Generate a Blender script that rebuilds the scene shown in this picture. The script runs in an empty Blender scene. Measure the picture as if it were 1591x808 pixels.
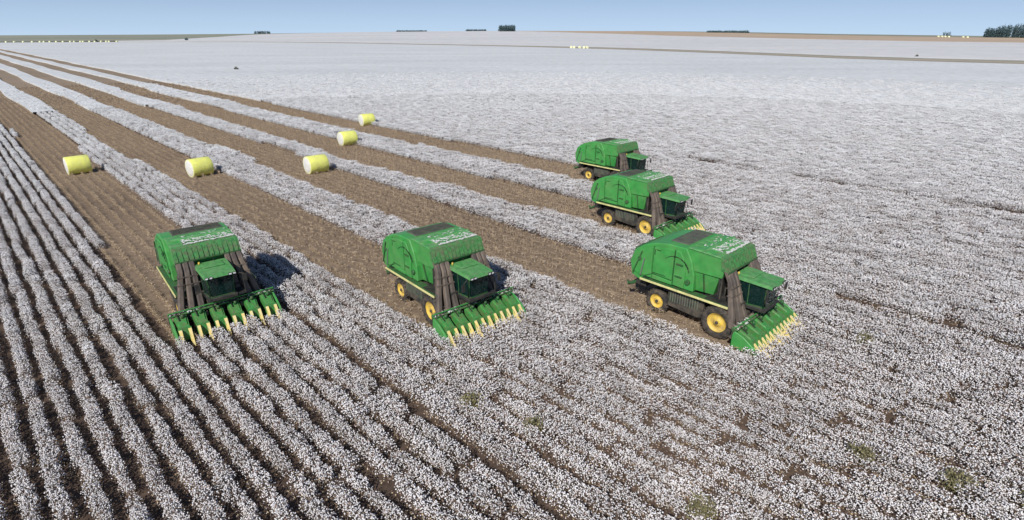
import bpy, bmesh, math, random
import numpy as np
from mathutils import Vector, Matrix
random.seed(7); rng = np.random.default_rng(7)
R = math.radians
sc = bpy.context.scene
COL = sc.collection

# ------------------------------------------------------------------ camera
H = 15.83; FPX = 873.45
cam_d = bpy.data.cameras.new('camera'); cam = bpy.data.objects.new('camera', cam_d); COL.objects.link(cam)
cam.location = (0, 0, H); cam.rotation_euler = (R(90 - 21.95), 0, 0)
cam_d.sensor_width = 36; cam_d.lens = FPX * 36 / 1591; cam_d.clip_start = .5; cam_d.clip_end = 30000
sc.camera = cam

# ------------------------------------------------------------------ light
SUN_AZ, SUN_EL = R(201), R(41)
w = bpy.data.worlds.new('World'); sc.world = w; w.use_nodes = True
nt = w.node_tree; nt.nodes.clear(); N = nt.nodes.new; Lk = nt.links.new
out = N('ShaderNodeOutputWorld'); bg = N('ShaderNodeBackground'); sky = N('ShaderNodeTexSky')
sky.sky_type = 'NISHITA'; sky.sun_disc = False; sky.sun_elevation = SUN_EL; sky.sun_rotation = SUN_AZ
sky.air_density = 1.0; sky.dust_density = .3; sky.ozone_density = 2.5; sky.altitude = 600
tc = N('ShaderNodeTexCoord'); sx = N('ShaderNodeSeparateXYZ'); cx = N('ShaderNodeCombineXYZ')
mx = N('ShaderNodeMath'); mx.operation = 'MAXIMUM'; mx.inputs[1].default_value = 0
pw = N('ShaderNodeMath'); pw.operation = 'POWER'; pw.inputs[1].default_value = .6
ma = N('ShaderNodeMath'); ma.operation = 'MULTIPLY_ADD'; ma.inputs[1].default_value = .85; ma.inputs[2].default_value = .10
Lk(tc.outputs['Generated'], sx.inputs[0]); Lk(sx.outputs['Z'], mx.inputs[0]); Lk(mx.outputs[0], pw.inputs[0]); Lk(pw.outputs[0], ma.inputs[0])
Lk(sx.outputs['X'], cx.inputs['X']); Lk(sx.outputs['Y'], cx.inputs['Y']); Lk(ma.outputs[0], cx.inputs['Z']); Lk(cx.outputs[0], sky.inputs[0])
tint = N('ShaderNodeMix'); tint.data_type = 'RGBA'; tint.blend_type = 'MULTIPLY'; tint.inputs[0].default_value = 1
tint.inputs[7].default_value = (.96, .95, 1.0, 1)
hz = N('ShaderNodeMapRange'); hz.inputs[1].default_value = -.02; hz.inputs[2].default_value = .13; hz.inputs[3].default_value = 1; hz.inputs[4].default_value = 0
hm = N('ShaderNodeMix'); hm.data_type = 'RGBA'; hm.inputs[7].default_value = (5.4, 7.0, 8.9, 1)   # haze band low over the plain
Lk(sx.outputs['Z'], hz.inputs[0]); Lk(hz.outputs[0], hm.inputs[0])
Lk(sky.outputs[0], tint.inputs[6]); Lk(tint.outputs[2], hm.inputs[6]); Lk(hm.outputs[2], bg.inputs[0]); bg.inputs[1].default_value = .10
Lk(bg.outputs[0], out.inputs[0])
sd = bpy.data.lights.new('sun', 'SUN'); so = bpy.data.objects.new('sun', sd); COL.objects.link(so)
sd.energy = 4.4; sd.angle = R(.5); sd.color = (1, .97, .925)
S = Vector((math.sin(SUN_AZ) * math.cos(SUN_EL), math.cos(SUN_AZ) * math.cos(SUN_EL), math.sin(SUN_EL)))
so.rotation_euler = S.to_track_quat('Z', 'Y').to_euler(); so.location = (0, 0, 60)
sc.view_settings.view_transform = 'Standard'; sc.view_settings.look = 'None'; sc.view_settings.exposure = 0
sc.cycles.max_bounces = 5; sc.cycles.diffuse_bounces = 2; sc.cycles.glossy_bounces = 2; sc.cycles.transparent_max_bounces = 6

# ------------------------------------------------------------------ materials
def mat(name, base, rough=.7, metal=0, dust=None, dust_amt=0, dscale=2., var=.15, vscale=3., bump=0, bscale=20, spec=.5, stretch=None):
    """principled surface: base colour, small tone variation, dust in patches"""
    m = bpy.data.materials.new(name); m.use_nodes = True; t = m.node_tree; b = t.nodes['Principled BSDF']
    b.inputs['Roughness'].default_value = rough; b.inputs['Metallic'].default_value = metal
    b.inputs['Specular IOR Level'].default_value = spec
    tcn = t.nodes.new('ShaderNodeTexCoord'); mp = t.nodes.new('ShaderNodeMapping'); t.links.new(tcn.outputs['Object'], mp.inputs[0])
    if stretch: mp.inputs['Scale'].default_value = stretch
    n1 = t.nodes.new('ShaderNodeTexNoise'); n1.inputs['Scale'].default_value = vscale; n1.inputs['Detail'].default_value = 6; t.links.new(mp.outputs[0], n1.inputs[0])
    rp = t.nodes.new('ShaderNodeMapRange'); rp.inputs[1].default_value = .3; rp.inputs[2].default_value = .7; rp.inputs[3].default_value = 1 - var; rp.inputs[4].default_value = 1 + var
    t.links.new(n1.outputs[0], rp.inputs[0])
    hv = t.nodes.new('ShaderNodeHueSaturation'); hv.inputs['Color'].default_value = (*base, 1); t.links.new(rp.outputs[0], hv.inputs['Value'])
    src = hv.outputs[0]
    if dust:
        n2 = t.nodes.new('ShaderNodeTexNoise'); n2.noise_dimensions = '4D'; oi_ = t.nodes.new('ShaderNodeObjectInfo'); mw = t.nodes.new('ShaderNodeMath'); mw.operation = 'MULTIPLY'; mw.inputs[1].default_value = 17; t.links.new(oi_.outputs['Random'], mw.inputs[0]); t.links.new(mw.outputs[0], n2.inputs['W']); n2.inputs['Scale'].default_value = dscale; n2.inputs['Detail'].default_value = 8; n2.inputs['Roughness'].default_value = .65
        t.links.new(mp.outputs[0], n2.inputs[0])
        r2 = t.nodes.new('ShaderNodeMapRange'); r2.inputs[1].default_value = .42; r2.inputs[2].default_value = .68; r2.inputs[3].default_value = 0; r2.inputs[4].default_value = dust_amt
        t.links.new(n2.outputs[0], r2.inputs[0])
        mxx = t.nodes.new('ShaderNodeMix'); mxx.data_type = 'RGBA'; t.links.new(r2.outputs[0], mxx.inputs[0]); t.links.new(src, mxx.inputs[6]); mxx.inputs[7].default_value = (*dust, 1)
        src = mxx.outputs[2]
    t.links.new(src, b.inputs['Base Color'])
    if bump:
        nb = t.nodes.new('ShaderNodeTexNoise'); nb.inputs['Scale'].default_value = bscale; nb.inputs['Detail'].default_value = 4; t.links.new(mp.outputs[0], nb.inputs[0])
        bp = t.nodes.new('ShaderNodeBump'); bp.inputs['Strength'].default_value = bump; bp.inputs['Distance'].default_value = .05
        t.links.new(nb.outputs[0], bp.inputs['Height']); t.links.new(bp.outputs[0], b.inputs['Normal'])
    return m
DUST = (.30, .24, .17)
M = {}
M['green'] = mat('green_paint', (.052, .30, .062), .45, dust=(.17, .29, .11), dust_amt=.45, dscale=1.1, var=.14, vscale=2.2)
M['green_top'] = mat('dusty_green_paint', (.075, .28, .075), .6, dust=(.20, .30, .15), dust_amt=.6, dscale=2.2, var=.25, vscale=4)
M['green_band'] = mat('grimy_green_paint', (.055, .23, .06), .7, dust=(.19, .15, .10), dust_amt=.75, dscale=3.5, var=.35, vscale=7, bump=.4, bscale=12)
M['green_head'] = mat('trash_covered_green_paint', (.045, .25, .05), .55, dust=(.15, .13, .065), dust_amt=.75, dscale=4.5, var=.22, vscale=7)
M['green_dark'] = mat('dark_green_paint', (.02, .12, .03), .6, dust=(.10, .085, .05), dust_amt=.9, dscale=4, var=.3, vscale=8)
M['seam'] = mat('dark_seam_gap', (.008, .03, .01), .9)  # near-black green strips for panel seams and gaps
M['yellow'] = mat('yellow_paint', (.78, .52, .07), .55, dust=(.36, .27, .14), dust_amt=.85, dscale=5, var=.1)
M['snout'] = mat('dusty_yellow_plastic', (.85, .66, .20), .6, dust=(.70, .62, .45), dust_amt=.8, dscale=6, var=.12)
M['stripe'] = mat('pale_yellow_paint', (.72, .66, .28), .5, dust=(.3, .28, .15), dust_amt=.5, dscale=5)
M['duct'] = mat('dusty_brown_duct', (.085, .068, .056), .75, dust=(.25, .19, .14), dust_amt=.8, dscale=1.6, var=.25, vscale=3, stretch=(1, 1, .35))
M['black'] = mat('black_grime', (.018, .018, .017), .7, dust=(.07, .06, .045), dust_amt=.8, dscale=3, var=.3)
M['chassis'] = mat('dirty_chassis', (.035, .034, .028), .75, dust=(.15, .12, .085), dust_amt=.8, dscale=2.5, var=.3)
M['tyre'] = mat('tyre_rubber', (.028, .026, .024), .85, dust=(.17, .13, .09), dust_amt=.75, dscale=4, var=.2)
M['grille'] = mat('grey_mesh_screen', (.12, .125, .105), .7, dust=(.15, .24, .11), dust_amt=.7, dscale=3)
M['metal'] = mat('grey_metal', (.32, .32, .31), .4, metal=.6, dust=DUST, dust_amt=.4)
M['seat'] = mat('dark_seat_fabric', (.03, .03, .035), .9)
M['lint'] = mat('cotton_lint', (.60, .60, .55), .95, var=.1)
M['white'] = mat('lamp_glass', (.85, .85, .82), .2)
g = bpy.data.materials.new('cab_glass'); g.use_nodes = True; gt = g.node_tree; b = gt.nodes['Principled BSDF']
b.inputs['Base Color'].default_value = (.008, .035, .03, 1); b.inputs['Roughness'].default_value = .04; b.inputs['Specular IOR Level'].default_value = .7
gn_ = gt.nodes.new('ShaderNodeTexNoise'); gn_.inputs['Scale'].default_value = 3
tr = gt.nodes.new('ShaderNodeBsdfTransparent'); tr.inputs[0].default_value = (.25, .5, .42, 1)
mixs = gt.nodes.new('ShaderNodeMixShader'); mr = gt.nodes.new('ShaderNodeMapRange'); mr.inputs[3].default_value = .25; mr.inputs[4].default_value = .6
gt.links.new(gn_.outputs[0], mr.inputs[0]); gt.links.new(mr.outputs[0], mixs.inputs[0]); gt.links.new(b.outputs[0], mixs.inputs[1]); gt.links.new(tr.outputs[0], mixs.inputs[2])
gt.links.new(mixs.outputs[0], gt.nodes['Material Output'].inputs[0]); M['glass'] = g
M['wrap'] = mat('yellow_plastic_wrap', (.86, .86, .19), .38, var=.06, vscale=2, bump=.7, bscale=4, dust=(.62, .60, .26), dust_amt=.5, dscale=2)
M['wrap_edge'] = mat('pale_wrap_edge', (.84, .83, .50), .5, var=.06)
M['bale_end'] = mat('packed_cotton', (.78, .76, .70), .95, var=.12, vscale=6, bump=.8, bscale=14, dust=(.50, .44, .36), dust_amt=.45, dscale=5)

# ------------------------------------------------------------------ mesh helpers
class MB:
    def __init__(self): self.bm = bmesh.new(); self.mats = []
    def mi(self, m):
        if m not in self.mats: self.mats.append(m)
        return self.mats.index(m)
    def _fin(self, vs, m, bev=0, smooth=False, seg=1):
        fs = list({f for v in vs for f in v.link_faces}); k = self.mi(m)
        for f in fs: f.material_index = k; f.smooth = smooth
        if bev:
            es = [e for e in {e for f in fs for e in f.edges} if len(e.link_faces) == 2 and e.calc_face_angle(0) > .35]
            r = bmesh.ops.bevel(self.bm, geom=es, offset=bev, segments=seg, affect='EDGES', profile=.5, clamp_overlap=True)
            for f in r['faces']: f.material_index = k
        return self
    def box(self, x0, x1, y0, y1, z0, z1, m, bev=0, rot=None, piv=None):
        r = bmesh.ops.create_cube(self.bm, size=1); vs = r['verts']
        bmesh.ops.scale(self.bm, vec=(x1 - x0, y1 - y0, z1 - z0), verts=vs)
        bmesh.ops.translate(self.bm, vec=((x0 + x1) / 2, (y0 + y1) / 2, (z0 + z1) / 2), verts=vs)
        if rot: bmesh.ops.rotate(self.bm, cent=piv or ((x0 + x1) / 2, (y0 + y1) / 2, (z0 + z1) / 2), matrix=rot, verts=vs)
        return self._fin(vs, m, bev)
    def hexa(self, pts, m, bev=0):
        """eight corner points: bottom four then top four, same winding"""
        vs = [self.bm.verts.new(p) for p in pts]
        for q in ((3, 2, 1, 0), (4, 5, 6, 7), (0, 1, 5, 4), (1, 2, 6, 5), (2, 3, 7, 6), (3, 0, 4, 7)):
            self.bm.faces.new([vs[i] for i in q])
        return self._fin(vs, m, bev)
    def prism(self, prof, y0, y1, m, bev=0, y0b=None, y1b=None):
        """profile in x, z pushed out from y0 to y1"""
        a = [self.bm.verts.new((x, y0, z)) for x, z in prof]; c = [self.bm.verts.new((x, y1, z)) for x, z in prof]
        n = len(prof); self.bm.faces.new(a); self.bm.faces.new(c[::-1])
        for i in range(n): self.bm.faces.new((a[i], c[i], c[(i + 1) % n], a[(i + 1) % n]))
        bmesh.ops.recalc_face_normals(self.bm, faces=list({f for v in a + c for f in v.link_faces}))
        return self._fin(a + c, m, bev)
    def bar(self, p, q, wd, ht, m, bev=0, up=(0, 0, 1)):
        p, q = Vector(p), Vector(q); d = (q - p); L = d.length; d.normalize(); u = Vector(up)
        s = d.cross(u)
        if s.length < 1e-3: s = d.cross(Vector((1, 0, 0)))
        s.normalize(); u = s.cross(d).normalized()
        P = []
        for o in (p, q):
            for a, b_ in ((-1, -1), (1, -1), (1, 1), (-1, 1)): P.append(o + s * a * wd / 2 + u * b_ * ht / 2)
        vs = [self.bm.verts.new(x) for x in P]
        for qd in ((3, 2, 1, 0), (4, 5, 6, 7), (0, 1, 5, 4), (1, 2, 6, 5), (2, 3, 7, 6), (3, 0, 4, 7)): self.bm.faces.new([vs[i] for i in qd])
        bmesh.ops.recalc_face_normals(self.bm, faces=list({f for v in vs for f in v.link_faces}))
        return self._fin(vs, m, bev)
    def tube(self, p, q, r0, r1, m, seg=12, smooth=True):
        p, q = Vector(p), Vector(q); d = (q - p)
        r = bmesh.ops.create_cone(self.bm, cap_ends=True, segments=seg, radius1=r0, radius2=r1, depth=d.length); vs = r['verts']
        mt = Matrix.Translation((p + q) / 2) @ d.to_track_quat('Z', 'Y').to_matrix().to_4x4(); bmesh.ops.transform(self.bm, matrix=mt, verts=vs)
        self._fin(vs, m, 0, False)
        if smooth:
            for f in {f for v in vs for f in v.link_faces}:
                if len(f.verts) == 4: f.smooth = True
        return self
    def lathe(self, prof, m, seg=28, axis='Y', cen=(0, 0, 0), caps=True):
        """profile (offset along axis, radius) spun round the axis"""
        rings = []
        for o, r in prof:
            ring = []
            for k in range(seg):
                a = 2 * math.pi * k / seg; v = (r * math.cos(a), o, r * math.sin(a)) if axis == 'Y' else (o, r * math.cos(a), r * math.sin(a))
                ring.append(self.bm.verts.new((v[0] + cen[0], v[1] + cen[1], v[2] + cen[2])))
            rings.append(ring)
        k = self.mi(m); fs = []
        for a, c in zip(rings, rings[1:]):
            for i in range(seg): fs.append(self.bm.faces.new((a[i], a[(i + 1) % seg], c[(i + 1) % seg], c[i])))
        for f in fs: f.material_index = k; f.smooth = True
        if not caps:
            bmesh.ops.recalc_face_normals(self.bm, faces=fs); return self
        e0 = self.bm.faces.new(rings[0]); e1 = self.bm.faces.new(rings[-1][::-1]); e0.material_index = e1.material_index = k
        bmesh.ops.recalc_face_normals(self.bm, faces=fs + [e0, e1])
        return self
    def build(self, name, parent=None, loc=None, smooth_angle=None):
        me = bpy.data.meshes.new(name); self.bm.to_mesh(me); self.bm.free()
        for m in self.mats: me.materials.append(m)
        o = bpy.data.objects.new(name, me); COL.objects.link(o)
        if parent: o.parent = parent
        if loc: o.location = loc
        return o
def tag(o, label=None, cat=None, group=None, kind=None):
    for k, v in (('label', label), ('category', cat), ('group', group), ('kind', kind)):
        if v: o[k] = v
    return o
def empty(name, loc=(0, 0, 0), rz=0):
    o = bpy.data.objects.new(name, None); o.empty_display_size = .5; COL.objects.link(o); o.location = loc; o.rotation_euler = (0, 0, rz); return o
def copy_tree(o, parent=None):
    c = o.copy(); COL.objects.link(c); c.parent = parent
    for ch in [k for k in bpy.data.objects if k.parent == o]: copy_tree(ch, c)
    return c

# ------------------------------------------------------------------ terrain
HZ = [(-0.7883, -0.00313), (-0.702, -0.002259), (-0.5642, -0.001666), (-0.3977, -0.000454), (-0.2045, 0.002409), (-0.0058, 0.003933), (0.2136, 0.003364), (0.3598, 0.001842), (0.492, -0.000868), (0.6079, -0.002428), (0.7024, -0.003766), (0.7932, -0.003809)]
hza = np.array([a for a, _ in HZ]); hze = np.array([e for _, e in HZ])
def terr(a, r):
    """height of the land at bearing a, distance r: flat plain, low rise on the horizon"""
    a = np.asarray(a, float); r = np.asarray(r, float)
    t = np.clip((r - 900) / 2100, 0, 1); t = t * t * (3 - 2 * t); e = np.interp(a, hza, hze)
    return np.where(r < 3000, t * (H + e * 3000), H + e * 3000 - (r - 3000) * .01)
def terr_xy(x, y): return terr(np.arctan2(x, y), np.hypot(x, y))
def grid_mesh(name, X, Y, Z, m, keep=None, smooth=True):
    n0, n1 = X.shape
    co = np.stack([X, Y, Z], -1).reshape(-1, 3); idx = np.arange(n0 * n1).reshape(n0, n1)
    q = np.stack([idx[:-1, :-1], idx[1:, :-1], idx[1:, 1:], idx[:-1, 1:]], -1)
    if keep is not None: q = q[keep]
    q = q.reshape(-1, 4)
    me = bpy.data.meshes.new(name); me.from_pydata(co.tolist(), [], q.tolist()); me.update()
    me.materials.append(m)
    if smooth: me.polygons.foreach_set('use_smooth', [True] * len(me.polygons))
    o = bpy.data.objects.new(name, me); COL.objects.link(o); return o

# field colour materials in world coordinates; haze is mixed into the distant colours
def field_mat(name, c1, c2, sc1=.02, sc2=.6, amt2=.3, dark=None, rows=False, rough=.95):
    m = bpy.data.materials.new(name); m.use_nodes = True; t = m.node_tree; b = t.nodes['Principled BSDF']; b.inputs['Roughness'].default_value = rough; b.inputs['Specular IOR Level'].default_value = .1
    tcn = t.nodes.new('ShaderNodeTexCoord'); mp = t.nodes.new('ShaderNodeMapping'); t.links.new(tcn.outputs['Object'], mp.inputs[0])
    mp.inputs['Rotation'].default_value = (0, 0, R(50)); mp.inputs['Scale'].default_value = (.35, 1, 1)
    n1 = t.nodes.new('ShaderNodeTexNoise'); n1.inputs['Scale'].default_value = sc1; n1.inputs['Detail'].default_value = 8; t.links.new(mp.outputs[0], n1.inputs[0])
    r1 = t.nodes.new('ShaderNodeMapRange'); r1.inputs[1].default_value = .35; r1.inputs[2].default_value = .65; t.links.new(n1.outputs[0], r1.inputs[0])
    mm = t.nodes.new('ShaderNodeMix'); mm.data_type = 'RGBA'; t.links.new(r1.outputs[0], mm.inputs[0]); mm.inputs[6].default_value = (*c1, 1); mm.inputs[7].default_value = (*c2, 1)
    n2 = t.nodes.new('ShaderNodeTexNoise'); n2.inputs['Scale'].default_value = sc2; n2.inputs['Detail'].default_value = 5; n2.inputs['Roughness'].default_value = .7; t.links.new(tcn.outputs['Object'], n2.inputs[0])
    r2 = t.nodes.new('ShaderNodeMapRange'); r2.inputs[1].default_value = .35; r2.inputs[2].default_value = .65; r2.inputs[3].default_value = 1 - amt2; r2.inputs[4].default_value = 1 + amt2
    t.links.new(n2.outputs[0], r2.inputs[0]); hv = t.nodes.new('ShaderNodeHueSaturation'); t.links.new(mm.outputs[2], hv.inputs['Color']); t.links.new(r2.outputs[0], hv.inputs['Value'])
    t.links.new(hv.outputs[0], b.inputs['Base Color']); return m
m_soil = field_mat('soil', (.12, .082, .058), (.085, .06, .045), .08, 2.5, .35)
m_cotton_far = field_mat('far_cotton_canopy', (.615, .62, .608), (.55, .555, .545), .03, .35, .12)
m_cotton_beyond = field_mat('distant_cotton', (.61, .60, .58), (.55, .545, .53), .008, .05, .08)
m_tan = field_mat('dry_tan_field', (.50, .38, .26), (.42, .33, .25), .006, .04, .08)
m_verge = field_mat('grass_verge', (.34, .32, .25), (.30, .285, .22), .03, .3, .15)
m_far = field_mat('distant_grassland', (.30, .30, .22), (.23, .245, .20), .006, .04, .1)
m_track = field_mat('dirt_track', (.44, .36, .28), (.38, .32, .26), .05, .5, .1)
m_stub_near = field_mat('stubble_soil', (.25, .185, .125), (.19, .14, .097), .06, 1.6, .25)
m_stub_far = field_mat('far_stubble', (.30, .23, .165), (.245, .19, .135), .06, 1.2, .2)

# ground sheet (polar, to the horizon)
az = np.concatenate([np.linspace(-math.pi, -.86, 30)[:-1], np.linspace(-.86, .86, 130), np.linspace(.86, math.pi, 30)[1:]])
rr = np.concatenate([[0.01, 5, 10, 20, 40, 80, 150, 300, 500, 700], np.linspace(900, 3000, 26), [3300, 4000, 6000, 9000, 14000]])
A, RR = np.meshgrid(az, rr, indexing='ij')
ground = grid_mesh('ground', RR * np.sin(A), RR * np.cos(A), terr(A, RR) - .0, m_soil); tag(ground, kind='structure')

def interp_tab(tab): a = np.array([t[0] for t in tab]); r = np.array([t[1] for t in tab]); o = np.argsort(a); return a[o], r[o]
road_tab = interp_tab([(1.2, 380), (0.8034, 404.5), (0.7112, 420.6), (0.6086, 428.0), (0.4935, 449.5), (0.3739, 501.6), (0.2589, 567.1), (0.1116, 668.1), (-0.0048, 759.3), (-0.1544, 898.1), (-0.3029, 1087.6), (-0.4176, 1191.4), (-0.5266, 1270), (-0.6388, 1310), (-0.7043, 1330), (-0.7905, 1350), (-1.2, 1400)])
def road_r(a): return np.interp(a, *road_tab)
def polar_patch(name, a0, a1, r0f, r1f, m, lift, na=160, nr=24, skirt=False):
    a = np.linspace(a0, a1, na); t = np.linspace(0, 1, nr); t = np.concatenate([[0], t[1:] ** 1.6]) if skirt else t; A, T = np.meshgrid(a, t, indexing='ij')
    r0 = r0f(a)[:, None]; r1 = r1f(a)[:, None]; Rr = r0 + (r1 - r0) * T
    o = grid_mesh(name, Rr * np.sin(A), Rr * np.cos(A), terr(A, Rr) + (np.where(np.arange(len(t)) == 0, .04, lift)[None, :] if skirt else lift), m); return o
verge_w = lambda a: np.interp(a, [-.85, -.55, -.3, 0, .15, .26, .37, .5, .6, .8], [45, 70, 85, 92, 104, 98, 84, 72, 68, 72])
tag(polar_patch('verge', -.86, .86, lambda a: road_r(a) - 2, lambda a: road_r(a) + verge_w(a), m_verge, .05), kind='structure')
tag(polar_patch('dirt_track', -.60, .86, lambda a: road_r(a) + verge_w(a) * .36, lambda a: road_r(a) + verge_w(a) * .58, m_track, .12), kind='structure')
tan_near = interp_tab([(1.0, 1400), (0.7951, 1400), (0.7044, 1351), (0.6026, 1383), (0.4885, 1504), (0.3702, 1620), (0.2565, 1760), (0.1106, 2150), (0.0, 2600), (-.1, 2900), (-.8, 2990)])
grn_near = interp_tab([(-.9, 1420), (-.62, 1420), (-.52, 1480), (-.45, 1900), (-.40, 2400), (-.3, 2700), (-.1, 2950), (1, 2990)])
edge = lambda a: np.minimum(np.interp(a, *tan_near), np.interp(a, *grn_near))
o = polar_patch('distant_cotton_field', -.58, .86, lambda a: road_r(a) + verge_w(a) + 2, lambda a: np.maximum(edge(a), road_r(a) + verge_w(a) + 12), m_cotton_beyond, .7, skirt=True); tag(o, kind='structure')
o = polar_patch('distant_dry_field', -.05, .86, lambda a: np.interp(a, *tan_near) + 1, lambda a: np.full_like(a, 2995.) , m_tan, .3); tag(o, kind='structure')
o = polar_patch('distant_grassland', -.86, -.06, lambda a: np.maximum(np.interp(a, *grn_near), road_r(a) + verge_w(a)) + 1, lambda a: np.full_like(a, 2995.), m_far, .25); tag(o, kind='structure')
o = polar_patch('distant_plain', .2, .86, lambda a: np.interp(a, [.2, .37, .6, .86], [2800, 2400, 2250, 2400]), lambda a: np.full_like(a, 3000.), m_far, .6); tag(o, kind='structure')

# ------------------------------------------------------------------ crop rows: v = distance across the rows, p = along them
hd = R(-50); DX, DY = math.cos(hd), math.sin(hd); NX, NY = -DY, DX
C0 = np.array([-3., 30.]); cf = (10.7218, 49.1519, -3.47268, -.005358, .278390)
ROW = .9
def v_of(x, y):
    p = ((x - C0[0]) * DX + (y - C0[1]) * DY) / 50; q = ((x - C0[0]) * NX + (y - C0[1]) * NY) / 50
    return cf[0] + cf[1] * q + cf[2] * p + cf[3] * p * p + cf[4] * p * q
def xy_of(p, v):
    pp = np.asarray(p) / 50; q = (np.asarray(v) - cf[0] - cf[2] * pp - cf[3] * pp * pp) / (cf[1] + cf[4] * pp) * 50
    return C0[0] + p * DX + q * NX, C0[1] + p * DY + q * NY
def heading(p, v):
    x0, y0 = xy_of(p - .5, v); x1, y1 = xy_of(p + .5, v); return np.arctan2(y1 - y0, x1 - x0)
def p_of(x, y): return (x - C0[0]) * DX + (y - C0[1]) * DY
machines = [(-17.53, 30.47), (-3.09, 30.44), (12.84, 29.11), (12.53, 45.74), (12.87, 62.09)]
strips = [(-1.85, 4.10), (7.83, 13.6), (17.97, 24.26), (28.41, 34.88), (40.09, 46.48)]
mv = [float(v_of(*m)) for m in machines]; mp_ = [float(p_of(*m)) for m in machines]
def strip_edges(i, p):
    p = np.asarray(p, float); lo, hi = strips[i]
    t = np.clip((mp_[i] - p) / 45, 0, 1); t = t * t * (3 - 2 * t)
    wob = .35 * np.sin(p / 23. + i * 2.1) + .2 * np.sin(p / 9. + i)
    jog = np.where(p < -185, 1.1, np.where(p < -120, .0, -.6)) if i == 3 else 0
    return mv[i] - 3.05 + (lo + wob + jog - mv[i] + 3.05) * t, mv[i] + 2.95 + (hi + wob + jog - mv[i] - 2.95) * t
def in_strip(p, v):
    """index of the picked strip a point lies in, -1 if none"""
    p = np.asarray(p, float); v = np.asarray(v, float); r = np.full(np.broadcast(p, v).shape, -1)
    for i, (lo, hi) in enumerate(strips):
        a, b_ = strip_edges(i, p)
        r = np.where((v > a) & (v < b_) & (p < mp_[i] + 2.75), i, r)
    return r

# value noise for thin spots
def vnoise(x, y, s, seed):
    g_ = np.random.default_rng(seed).random((97, 97)); x = x / s; y = y / s; xi = np.floor(x).astype(int); yi = np.floor(y).astype(int); fx = x - xi; fy = y - yi
    fx = fx * fx * (3 - 2 * fx); fy = fy * fy * (3 - 2 * fy); G = lambda i, j: g_[(xi + i) % 97, (yi + j) % 97]
    return (G(0, 0) * (1 - fx) + G(1, 0) * fx) * (1 - fy) + (G(0, 1) * (1 - fx) + G(1, 1) * fx) * fy

# ---- plant segment prototypes (kept out of the scene, only instanced by the crop objects)
def simple_mat(name, stops, rough=.9, scale=0):
    m = bpy.data.materials.new(name); m.use_nodes = True; t = m.node_tree; b = t.nodes['Principled BSDF']; b.inputs['Roughness'].default_value = rough; b.inputs['Specular IOR Level'].default_value = .15
    oi = t.nodes.new('ShaderNodeTexCoord'); n = t.nodes.new('ShaderNodeTexWhiteNoise' if not scale else 'ShaderNodeTexNoise')
    if scale: n.inputs['Scale'].default_value = scale; t.links.new(oi.outputs['Object'], n.inputs[0])
    else:
        gg = t.nodes.new('ShaderNodeNewGeometry'); n.noise_dimensions = '1D'; t.links.new(gg.outputs['Random Per Island'], n.inputs['W'])
    cr = t.nodes.new('ShaderNodeValToRGB'); cr.color_ramp.elements.remove(cr.color_ramp.elements[1])
    for i, (p_, c_) in enumerate(stops):
        e = cr.color_ramp.elements[0] if i == 0 else cr.color_ramp.elements.new(p_); e.position = p_; e.color = (*c_, 1)
    t.links.new(n.outputs[0], cr.inputs[0])
    io = t.nodes.new('ShaderNodeObjectInfo'); mr = t.nodes.new('ShaderNodeMapRange'); mr.inputs[3].default_value = .86; mr.inputs[4].default_value = 1.1; t.links.new(io.outputs['Random'], mr.inputs[0])
    hv = t.nodes.new('ShaderNodeHueSaturation'); t.links.new(cr.outputs[0], hv.inputs['Color']); t.links.new(mr.outputs[0], hv.inputs['Value']); t.links.new(hv.outputs[0], b.inputs['Base Color'])
    return m
m_boll = simple_mat('cotton_boll', [(0, (.66, .61, .585)), (.5, (.80, .765, .745)), (1, (.88, .855, .84))])
m_leaf = simple_mat('withered_leaf', [(0, (.11, .08, .065)), (.35, (.24, .17, .145)), (.6, (.17, .155, .10)), (.8, (.36, .25, .20)), (1, (.09, .07, .06))])
m_stem = simple_mat('dry_stalk', [(0, (.09, .06, .045)), (.6, (.15, .105, .075)), (1, (.22, .16, .115))])
m_straw = simple_mat('stubble_stalk', [(0, (.26, .18, .11)), (.4, (.50, .375, .24)), (.8, (.66, .52, .36)), (1, (.42, .33, .18))])
ICO_V = None
def ico():
    global ICO_V
    if ICO_V is None:
        b_ = bmesh.new(); bmesh.ops.create_icosphere(b_, subdivisions=1, radius=1); ICO_V = (np.array([v.co[:] for v in b_.verts]), [[v.index for v in f.verts] for f in b_.faces]); b_.free()
    return ICO_V
SEG = 1.35
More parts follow.
